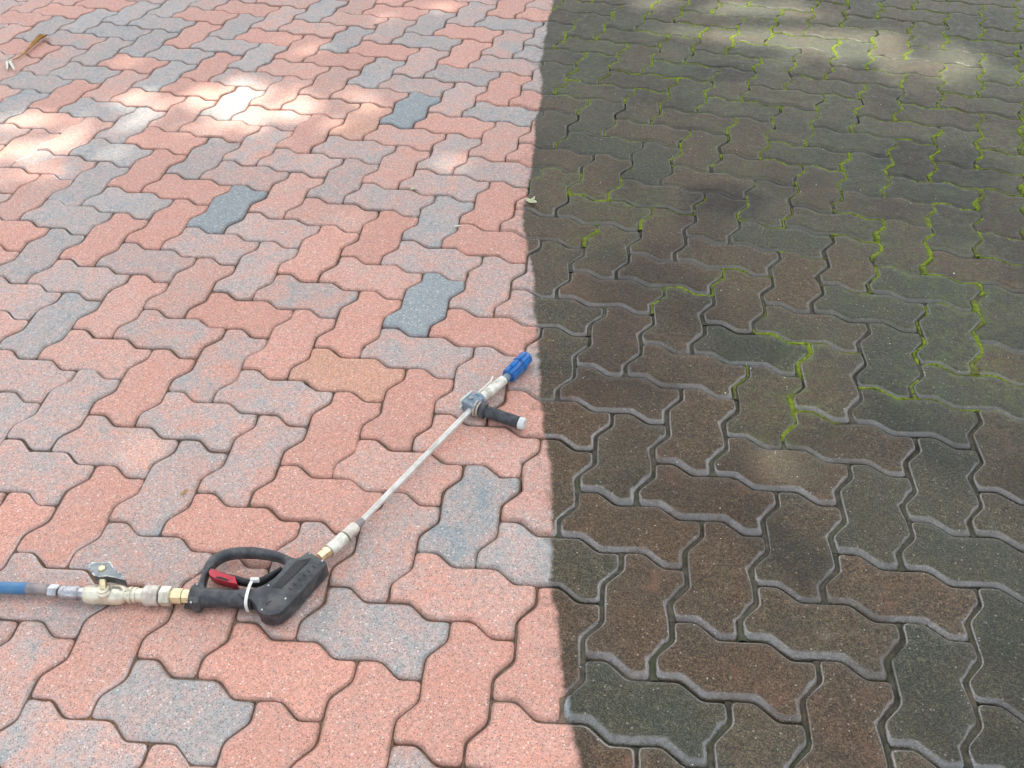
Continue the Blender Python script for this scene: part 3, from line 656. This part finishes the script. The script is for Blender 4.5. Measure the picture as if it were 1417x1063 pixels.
# bare cast rim round the painted knob
rimp = []
kp = [Vector((p_[0], p_[1], 0)) for p_ in KNOB_P]; cen = sum(kp, Vector()) / len(kp)
ring_o, ring_i = [cen + (p_ - cen) * 1.0 for p_ in kp], [cen + (p_ - cen) * .86 for p_ in kp]
nk = len(kp)
V = [(*p_.xy, .0566) for p_ in ring_o] + [(*p_.xy, .0566) for p_ in ring_i] + [(*p_.xy, .0545) for p_ in ring_o] + [(*p_.xy, .0545) for p_ in ring_i]
F = []
for k in range(nk):
    k2 = (k + 1) % nk
    F += [(k, k2, nk + k2, nk + k), (2 * nk + k, 2 * nk + k2, k2, k), (nk + k, nk + k2, 3 * nk + k2, 3 * nk + k)]
prism('handle_face', [(q.x, q.y) for q in ring_i], .0555, .0562, WORN2, valve)
link_mesh('handle_rim', V, F, WORN, valve, smooth=False)
sub('handle_nut', [(kc.x, kc.y, .0555, .0065), (kc.x, kc.y, .0590, .0062), (kc.x, kc.y, .0600, .0045)], BRASS, valve, n=6, autosmooth=20)
ca, cb = COLLAR_P
sub('quick_coupler', along(ca, cb, [(-.03, .012), (-.03, .0150), (.05, .0172), (.4, .0172), (.42, .0166), (.46, .0166), (.48, .0172), (.93, .0172), (1.0, .0158), (1.0, .012)]), OLDM, n=36, autosmooth=30)
hexnut('coupler_nut', NUT2_P, ZINC, sc=1.08)
ba, bb = BRASS_P
sub('brass_fitting', along(ba, bb, [(-.1, .0098), (0, .0098), (0, .0128), (.12, .0135), (.62, .0135), (.65, .0118), (1.1, .0118)]), BRASS, n=8, autosmooth=20)

# gun: body, grip, guard
TOP = .036
body = prism('gun_body', BODY_P, .006, TOP, BLACK, W, bevel=.0032)
grip = sub('grip', [(*GRIP_P[0][:3], .010)] + [(a, b, .0185, r * .93) for a, b, c_, r in GRIP_P], BLACK, n=28, squash=.92, autosmooth=50)
go, gi = spline(GO_P, 5), spline(GI_P, 5)
def polyresample(pts, n):
    P3 = [Vector(p_[:3]) for p_ in pts]; L = [0]
    for a, b in zip(P3, P3[1:]): L.append(L[-1] + (b - a).length)
    out = []
    for k in range(n):
        t = L[-1] * k / (n - 1); q = 0
        while q < len(L) - 2 and L[q + 1] < t: q += 1
        out.append(P3[q].lerp(P3[q + 1], (t - L[q]) / max(L[q + 1] - L[q], 1e-9)))
    return out
GN = 40
ro, ri = polyresample(go, GN), polyresample(gi, GN)
V, F = [], []
ZC = .0225; m = 12
for k in range(GN):
    c_ = (ro[k] + ri[k]) / 2; w_ = (ro[k] - ri[k]) / 2; w_.z = 0
    for a in range(m):
        t = 2 * math.pi * a / m
        ct, st = math.cos(t), math.sin(t)
        ct = math.copysign(abs(ct) ** .7, ct); st = math.copysign(abs(st) ** .7, st)
        V.append(Vector((c_.x, c_.y, ZC)) + w_ * ct + Vector((0, 0, .0105 * st)))
for k in range(GN - 1):
    for a in range(m):
        a2 = (a + 1) % m; F.append((k * m + a, k * m + a2, (k + 1) * m + a2, (k + 1) * m + a))
F += [tuple(range(m - 1, -1, -1)), tuple((GN - 1) * m + a for a in range(m))]
link_mesh('trigger_guard', V, F, BLACK, W)
# base block where guard meets grip
gb = [Vector(p_[:3]) for p_ in BLK_P]
prism('grip_heel', [(p_.x, p_.y) for p_ in gb], .006, .0335, BLACK, W, bevel=.003)
trig = sub('trigger', [(a, b, .0235, r) for a, b, c_, r in spline(TRIG_P, 5)], RUBBER, n=14, squash=1.6, autosmooth=50)
prism('safety_latch', RED_P, .016, .0335, RED, trig, bevel=.0014)
la = [Vector(p_[:3]) for p_ in LATCH_P]
prism('latch_slot', [(p_.x, p_.y) for p_ in la], .030, .0339, DARKBIT, trig)
# screws, vent slots, embossed plate
for p_ in SCREWS_P:
    zz = TOP if p_ not in SCREWS_P[-2:] else .0335
    V, F = loft([(p_[0], p_[1], zz - .002, .0017), (p_[0], p_[1], zz + .0004, .0017), (p_[0], p_[1], zz + .0006, .0012)], 12)
    link_mesh('screw', V, F, STEEL, body, autosmooth=30)
ax = (Vector(VENTS_P[-1][:2] + (0,)) - Vector(VENTS_P[0][:2] + (0,))).normalized(); ay = Vector((-ax.y, ax.x, 0))
for p_ in VENTS_P:
    c_ = Vector((p_[0], p_[1], 0)); q = [c_ + ay * .0042 + ax * .0009, c_ - ay * .0042 + ax * .0009, c_ - ay * .0042 - ax * .0009, c_ + ay * .0042 - ax * .0009]
    prism('vent_slot', [(v.x, v.y) for v in q], TOP - .002, TOP + .00025, DARKBIT, body)
prism('embossed_plate', [(p_[0], p_[1]) for p_ in LABEL_P], TOP - .001, TOP + .0005, RUBBER, body, bevel=.0004)
l0, l1, l2, l3, l4 = [Vector(p_[:3]) for p_ in LABEL_P]
V, F = [], []
rl = random.Random(3)
for row in range(5):
    s0 = l4.lerp(l3, .16 + row * .17); s1 = l0.lerp((l1 + l2) / 2, .16 + row * .17)
    t = .08
    while t < .9:
        w_ = rl.uniform(.02, .06); a = s0.lerp(s1, t); b = s0.lerp(s1, t + w_); d_ = (b - a).normalized(); s_ = Vector((-d_.y, d_.x, 0)) * .0007
        k = len(V)
        for q in (a + s_, b + s_, b - s_, a - s_): V.append((q.x, q.y, TOP + .0004))
        for q in (a + s_, b + s_, b - s_, a - s_): V.append((q.x, q.y, TOP + .0010))
        F += [(k + 4, k + 5, k + 6, k + 7), (k, k + 1, k + 5, k + 4), (k + 1, k + 2, k + 6, k + 5), (k + 2, k + 3, k + 7, k + 6), (k + 3, k, k + 4, k + 7)]
        t += w_ + .012
link_mesh('worn_lettering', V, F, BLACK, body, smooth=False)
for a, b in zip(SLOT_P[:2], SLOT_P[1:]):
    a, b = Vector(a[:3]), Vector(b[:3]); d_ = (b - a).normalized(); s_ = Vector((-d_.y, d_.x, 0)) * .0008
    prism('moulded_groove', [(q.x, q.y) for q in (a + s_, b + s_, b - s_, a - s_)], TOP - .002, TOP + .0003, DARKBIT, body)
# white cable tie looped round grip and trigger
V, F = [], []
tp = [Vector(p_[:3]) for p_ in TIE_P]
gd = (Vector(GRIP_P[-1][:3]) - Vector(GRIP_P[2][:3])).normalized(); gd.z = 0
loop = []
tA, tB = tp[0], tp[-1]
midc = (tA + tB) / 2; half = (tA - tB) / 2; half.z = 0
for k in range(28):
    t = 2 * math.pi * k / 28
    loop.append(Vector((midc.x, midc.y, .0195)) + half * 1.04 * math.copysign(abs(math.cos(t)) ** .75, math.cos(t)) + Vector((0, 0, .0192 * math.copysign(abs(math.sin(t)) ** .75, math.sin(t)))))
for k, q in enumerate(loop):
    c_ = Vector((midc.x, midc.y, .0195)); o_ = (q - c_).normalized() * .0007
    V += [q - gd * .0026 + o_, q + gd * .0026 + o_, q + gd * .0026 - o_, q - gd * .0026 - o_]
n = len(loop)
for k in range(n):
    k2 = (k + 1) % n
    for a in range(4): F.append((k * 4 + a, k * 4 + (a + 1) % 4, k2 * 4 + (a + 1) % 4, k2 * 4 + a))
link_mesh('cable_tie', V, F, WHITE, W, autosmooth=30)
h_ = tA + Vector((0, 0, .006)); 
prism('cable_tie_head', [(q.x, q.y) for q in (h_ + gd * .011, h_ - gd * .003, h_ - gd * .003 - half.normalized() * .006, h_ + gd * .011 - half.normalized() * .005)], .030, .0385, WHITE, W, bevel=.0006)

# front fittings and tube
na, nb = NIP_P
sub('lance_nipple', along(na, nb, [(-.3, .0085), (.3, .0085), (.32, .0098), (.75, .0098), (.78, .0085), (1.2, .0085)]), BRASS, n=8, autosmooth=20)
a_, b_ = SL1_P
sub('lance_sleeve', along(a_, b_, [(-.02, .0075), (-.02, .0115), (.05, .0122), (.12, .0114), (.9, .0118), (.97, .0112), (1, .009)]), NICK, n=36, autosmooth=30)
a_, b_ = SL2_P
sub('lance_sleeve', along(a_, b_, [(0, .009), (.02, .0112), (.1, .0116), (.14, .0106), (.2, .0106), (.24, .0112), (.9, .0108), (1, .0098), (1, .006)]), OLDM, n=36, autosmooth=30)
a_, b_ = COL_P
sub('grey_collar', along(a_, b_, [(-.1, .0085), (.5, .0082), (1.0, .0062), (1.0, .004)]), FERR, n=24)
sub('lance_tube', [(a, b, c_, r * 1.25) for a, b, c_, r in TUBE_P], TUBE, n=20)
# bracket with side handle
bk = [Vector(p_[:3]) for p_ in BRK_P]
dt = (bk[-1] - bk[0]); dt.z = 0; Lb = dt.length; dt.normalize(); ds = Vector((dt.y, -dt.x, 0))
sd0, sd1 = Vector(SIDE_P[0][:3]), Vector(SIDE_P[-1][:3])
bc = bk[1]
def obox(c_, a, b, la_, lb_): return [(v.x, v.y) for v in (c_ + a * la_ + b * lb_, c_ - a * la_ + b * lb_, c_ - a * la_ - b * lb_, c_ + a * la_ - b * lb_)]
brk = prism('handle_bracket', obox(bc, dt, ds, .0165, .0150), .005, .0335, BLUEG, W, bevel=.004)
sub('clamp_screw', [(bc.x - ds.x * .004, bc.y - ds.y * .004, .033, .0048), (bc.x - ds.x * .004, bc.y - ds.y * .004, .0368, .0046)], STEEL, brk, n=6, autosmooth=20)
sub('clamp_band', along(bc + dt * .0155, bc + dt * .024, [(0, .0135), (.1, .0155), (.9, .0155), (1, .0135)]), BLUEG, brk, n=28)
prism('clamp_plate', obox(bc - ds * .0165, dt, ds, .0185, .0016), .008, .036, PALE, brk, bevel=.0006)
sdir = (sd1 - sd0).normalized()
sub('washer', along(sd0 - sdir * .014, sd0 - sdir * .004, [(0, .010), (.05, .0165), (.4, .0165), (.45, .012), (.7, .012), (.72, .0155), (1, .0155), (1, .01)]), OLDM, brk, n=28, autosmooth=30)
rows = [(0, .008), (0, .0150), (.10, .0150), (.11, .0105), (.15, .0108)]
t = .16
while t < .97:
    rows += [(t, .0112), (t + .012, .0122), (t + .028, .0122), (t + .037, .0112)]; t += .042
rows += [(1.0, .0118)]
sh = sub('side_handle', along(sd0, sd1, rows), RIB, W, n=30, autosmooth=40)
e0, e1 = Vector(CAP_P[0][:3]), Vector(CAP_P[1][:3])
sub('end_cap', along(e0, e0 + sdir * .011, [(-.02, .0100), (0, .0124), (.6, .0124), (1, .0105), (1, .003)]), PALE, sh, n=30)
# cream sleeve with rings, neck, blue nozzle
na, nb = Vector(NICK_P[0][:3]), Vector(NICK_P[-1][:3])
sub('ringed_sleeve', along(na, nb, [(-.12, .0095), (.0, .0098), (.30, .0100), (.31, .0112), (.36, .0116), (.44, .0116), (.46, .0108), (.52, .0108), (.54, .0116), (.63, .0116), (.65, .0106), (.72, .0106), (.74, .0112), (.84, .0112), (.86, .0104), (.98, .0104), (1.0, .009)]), NICK, n=36, autosmooth=30)
sub('neck', along(NECK_P[0], NECK_P[1], [(-.1, .0080), (1.2, .0080)]), BLUEG, n=24)
b0, b1 = Vector(BLUE_P[0][:3]), Vector(BLUE_P[-1][:3])
def lobed(rows, n, lobes, depth):
    V, F = loft(rows, n); a, b = Vector(rows[0][:3]), Vector(rows[-1][:3]); d_ = (b - a).normalized()
    for k, v in enumerate(V):
        q = v - a; ax_ = a + d_ * q.dot(d_); rad = v - ax_
        th = 2 * math.pi * (k % n) / n
        f = 1 - depth * max(0, math.cos(th * lobes)) ** 6
        V[k] = ax_ + rad * f
    return V, F
V, F = lobed(along(b0, b1, [(0, .0095), (0, .0142), (.05, .0156), (.50, .0158), (.54, .0145), (.58, .0145), (.60, .0167), (.70, .0167), (.72, .0154), (.97, .0150), (1.0, .0136)]), 72, 9, .17)
F = F[:-1]
noz = link_mesh('nozzle', V, F, BLUE, W, autosmooth=35)
sub('nozzle_mouth', along(b0, b1, [(.80, .0134), (.80, .009), (.9, .0138), (.995, .0137)]), BLUE, noz, n=30)
sub('orifice', along(b0, b1, [(.6, .006), (.93, .006), (.93, .003)]), DARKBIT, noz, n=16)
nd = (b1 - b0).normalized(); side = Vector((-nd.y, nd.x, 0))
cm = b0.lerp(b1, .34)
prism('nozzle_clip', obox(cm, nd, side, .010, .0042), .026, .0350, BLUE, noz, bevel=.001)
# thin white strap along the sleeve with a stray tail
sub('strap', [(*p_[:3], .0016) for p_ in TIEB_P], WHITE, n=8, squash=1.0)

# ---------------------------------------------------------------- litter
lf = root('dried_leaf', LEAF_P[4][:2] + (0.,), 'curled brown dried leaf with pale split stalk lying on the pavers at far left', 'leaf')
prof = [.0022, .003, .0042, .0065, .009, .0115, .015, .019, .010]
V, F = [], []
lp = [Vector(p_[:3]) for p_ in LEAF_P]
for k, q in enumerate(lp):
    d_ = lp[min(k + 1, len(lp) - 1)] - lp[max(k - 1, 0)]; d_.z = 0; d_.normalize(); s_ = Vector((-d_.y, d_.x, 0))
    for a in range(7):
        u = (a - 3) / 3
        V.append(Vector((q.x, q.y, .0)) + s_ * prof[k] * u * .75 + Vector((0, 0, .004 + prof[k] * .75 * abs(u) ** 1.5 + .0012 * noise.noise(q * 60 + Vector((u, 0, 0))))))
for k in range(len(lp) - 1):
    for a in range(6): F.append((k * 7 + a, k * 7 + a + 1, (k + 1) * 7 + a + 1, (k + 1) * 7 + a))
link_mesh('blade', V, F, LEAFM, lf)
sub('stalk', [(*p_[:2], .006, r) for p_, r in zip(STALK_A, (.003, .0045, .005, .003))], STALKM, lf, n=8)
sub('stalk', [(*p_[:2], .006, r) for p_, r in zip(STALK_B, (.005, .0035))], STALKM, lf, n=8)

def petal_mesh(c_, d_, L_, w_, lift, curl):
    d_ = Vector((*d_, 0)).normalized(); s_ = Vector((-d_.y, d_.x, 0)); V, F = [], []
    for k in range(6):
        t = k / 5; wid = w_ * math.sin(math.pi * min(t * .85 + .12, 1))
        for a in range(5):
            u = (a - 2) / 2
            V.append(c_ + d_ * L_ * (t - .5) + s_ * wid * u + Vector((0, 0, lift + curl * (t * t) + wid * .5 * u * u)))
    for k in range(5):
        for a in range(4): F.append((k * 5 + a, k * 5 + a + 1, (k + 1) * 5 + a + 1, (k + 1) * 5 + a))
    return V, F
fb = root('fallen_blossom', BUD_P[1][:2] + (0.,), 'small cream blossom curled up on the edge between clean and dirty pavers', 'blossom')
bq = Vector((*BUD_P[1][:2], 0))
for d_, L_, w_, cu in (((1, -.3), .026, .008, .008), ((.4, 1), .022, .005, .010), ((-.6, .5), .018, .006, .004)):
    V, F = petal_mesh(bq + Vector((*d_, 0)).normalized() * .009, d_, L_, w_, .003, cu)
    link_mesh('petal', V, F, PETAL, fb)
for k, (p_, L_, w_, d_, lab, mt, cat) in enumerate([
    (FLK_P[0], .015, .006, (1, .3), 'pale green flake lying on a grey-pink paver above the centre', PETAL, 'petal'),
    (FLK_P[1], .019, .004, (1, .2), 'white twisted petal lying across a joint left of the dirty edge', STALKM, 'petal'),
    (FLK_P[2], .014, .006, (.6, -1), 'tiny dark crumb of bark near the top of the cleaned pavers', DARKBIT, 'debris'),
    (FLK_P[3], .018, .003, (.7, .9), 'thin tan leaf scrap lying in a joint above the trigger gun', LEAFM, 'leaf')]):
    V, F = petal_mesh(Vector((*p_[:2], 0)), d_, L_, w_, .0015, .004)
    tag(link_mesh(cat == 'leaf' and 'leaf_scrap' or cat == 'debris' and 'bark_crumb' or 'fallen_petal', V, F, mt), lab, cat)
# pale grit scattered over the dirty pavers, too many to count
gV, gF = [], []; rg = random.Random(11)
for _ in range(620):
    x, y = rg.uniform(-2.4, 1.8), rg.uniform(-.3, 3.6)
    if x < edge_x(y) and rg.random() < .75: continue
    r = rg.uniform(.0006, .0016) * (1 + (rg.random() < .06) * 1.3); k = len(gV); ph = rg.uniform(0, 6)
    for a in range(5): gV.append((x + r * math.cos(ph + a * 1.257), y + r * math.sin(ph + a * 1.257) * rg.uniform(.6, 1), .0012))
    gV.append((x, y, .0012 + r * .9))
    gF += [(k + a, k + (a + 1) % 5, k + 5) for a in range(5)]
tag(link_mesh('grit', gV, gF, STALKM, smooth=False), 'pale specks of grit and petals strewn over the pavers', 'grit', kind='stuff')

# ---------------------------------------------------------------- the tree beyond the frame whose crown shades the pavement
LEAFG = NT('green_foliage', .5); P_n = LEAFG.pos()
LEAFG.out('Base Color', LEAFG.mix(LEAFG.step(LEAFG.noise(1.3, 3, .6, P_n), .35, .65), (.045, .085, .022), (.085, .12, .035)))
LEAFG = LEAFG.m
BARK = simple('bark', (.13, .10, .075), .9, 0, .3, 9, .8, .3, (.06, .045, .035), 30, .02)
tr = root('shade_tree', (-1.9, 9.2, 0), 'broad leafy shade tree standing beyond the top of the pavement', 'tree')
tp_ = [(-1.9, 9.2, -.03, .38), (-1.92, 9.18, .6, .29), (-1.85, 9.0, 2.4, .24), (-1.8, 8.7, 4.6, .21), (-1.75, 8.4, 6.6, .16), (-1.7, 8.1, 8.4, .10), (-1.7, 7.9, 10.2, .03)]
trunk = tube('trunk', spline(tp_, 3), BARK, tr, 18)
rt = random.Random(21)
for k in range(12):
    b0_ = Vector(tp_[2 + k % 4][:3]).lerp(Vector(tp_[3 + k % 4][:3]), rt.random()); az = k * 2.4 + rt.uniform(-.3, .3)
    L_ = rt.uniform(2.6, 4.4)
    e = b0_ + Vector((math.cos(az) * L_, math.sin(az) * L_ - .6, rt.uniform(.9, 2.0)))
    m_ = b0_.lerp(e, .5) + Vector((0, 0, .35))
    tube('limb', spline([(*b0_, .075), (*m_, .045), (*e, .012)], 4), BARK, tr, 8)
V, F = [], []
zb = [(p_[0], p_[1], rx, ry, keep) for (p_, rx, ry, keep) in GAPS]
for _ in range(60000):
    th = rt.uniform(0, 2 * math.pi); rr_ = math.sqrt(rt.random())
    cx = -1.9 + 5.4 * rr_ * math.cos(th); cy = 7.6 + 5.0 * rr_ * math.sin(th)
    dome = math.sqrt(max(0, 1 - rr_ * rr_))
    z = 7.2 + rt.random() * (.6 + 3.6 * dome)
    if noise.noise(Vector((cx * .5, cy * .5, z * .5))) < -.52: continue
    # where would this leaf's shadow fall
    gx = cx - SUN_DIR.x / SUN_DIR.z * z; gy = cy - SUN_DIR.y / SUN_DIR.z * z
    skip = False
    for (ex, ey, rx, ry, keep) in zb:
        if ((gx - ex) / rx) ** 2 + ((gy - ey) / ry) ** 2 < 1 and rt.random() > keep: skip = True; break
    if skip: continue
    c_ = Vector((cx, cy, z)); s_ = rt.uniform(.07, .13)
    a_ = Vector((rt.gauss(0, 1), rt.gauss(0, 1), rt.gauss(0, .5))).normalized(); b_ = a_.cross(Vector((rt.gauss(0, .5), rt.gauss(0, .5), 1))).normalized()
    k = len(V)
    V += [c_ - a_ * s_, c_ + b_ * s_ * .5, c_ + a_ * s_, c_ - b_ * s_ * .5]
    F.append((k, k + 1, k + 2, k + 3))
link_mesh('crown', V, F, LEAFG, tr, smooth=False)
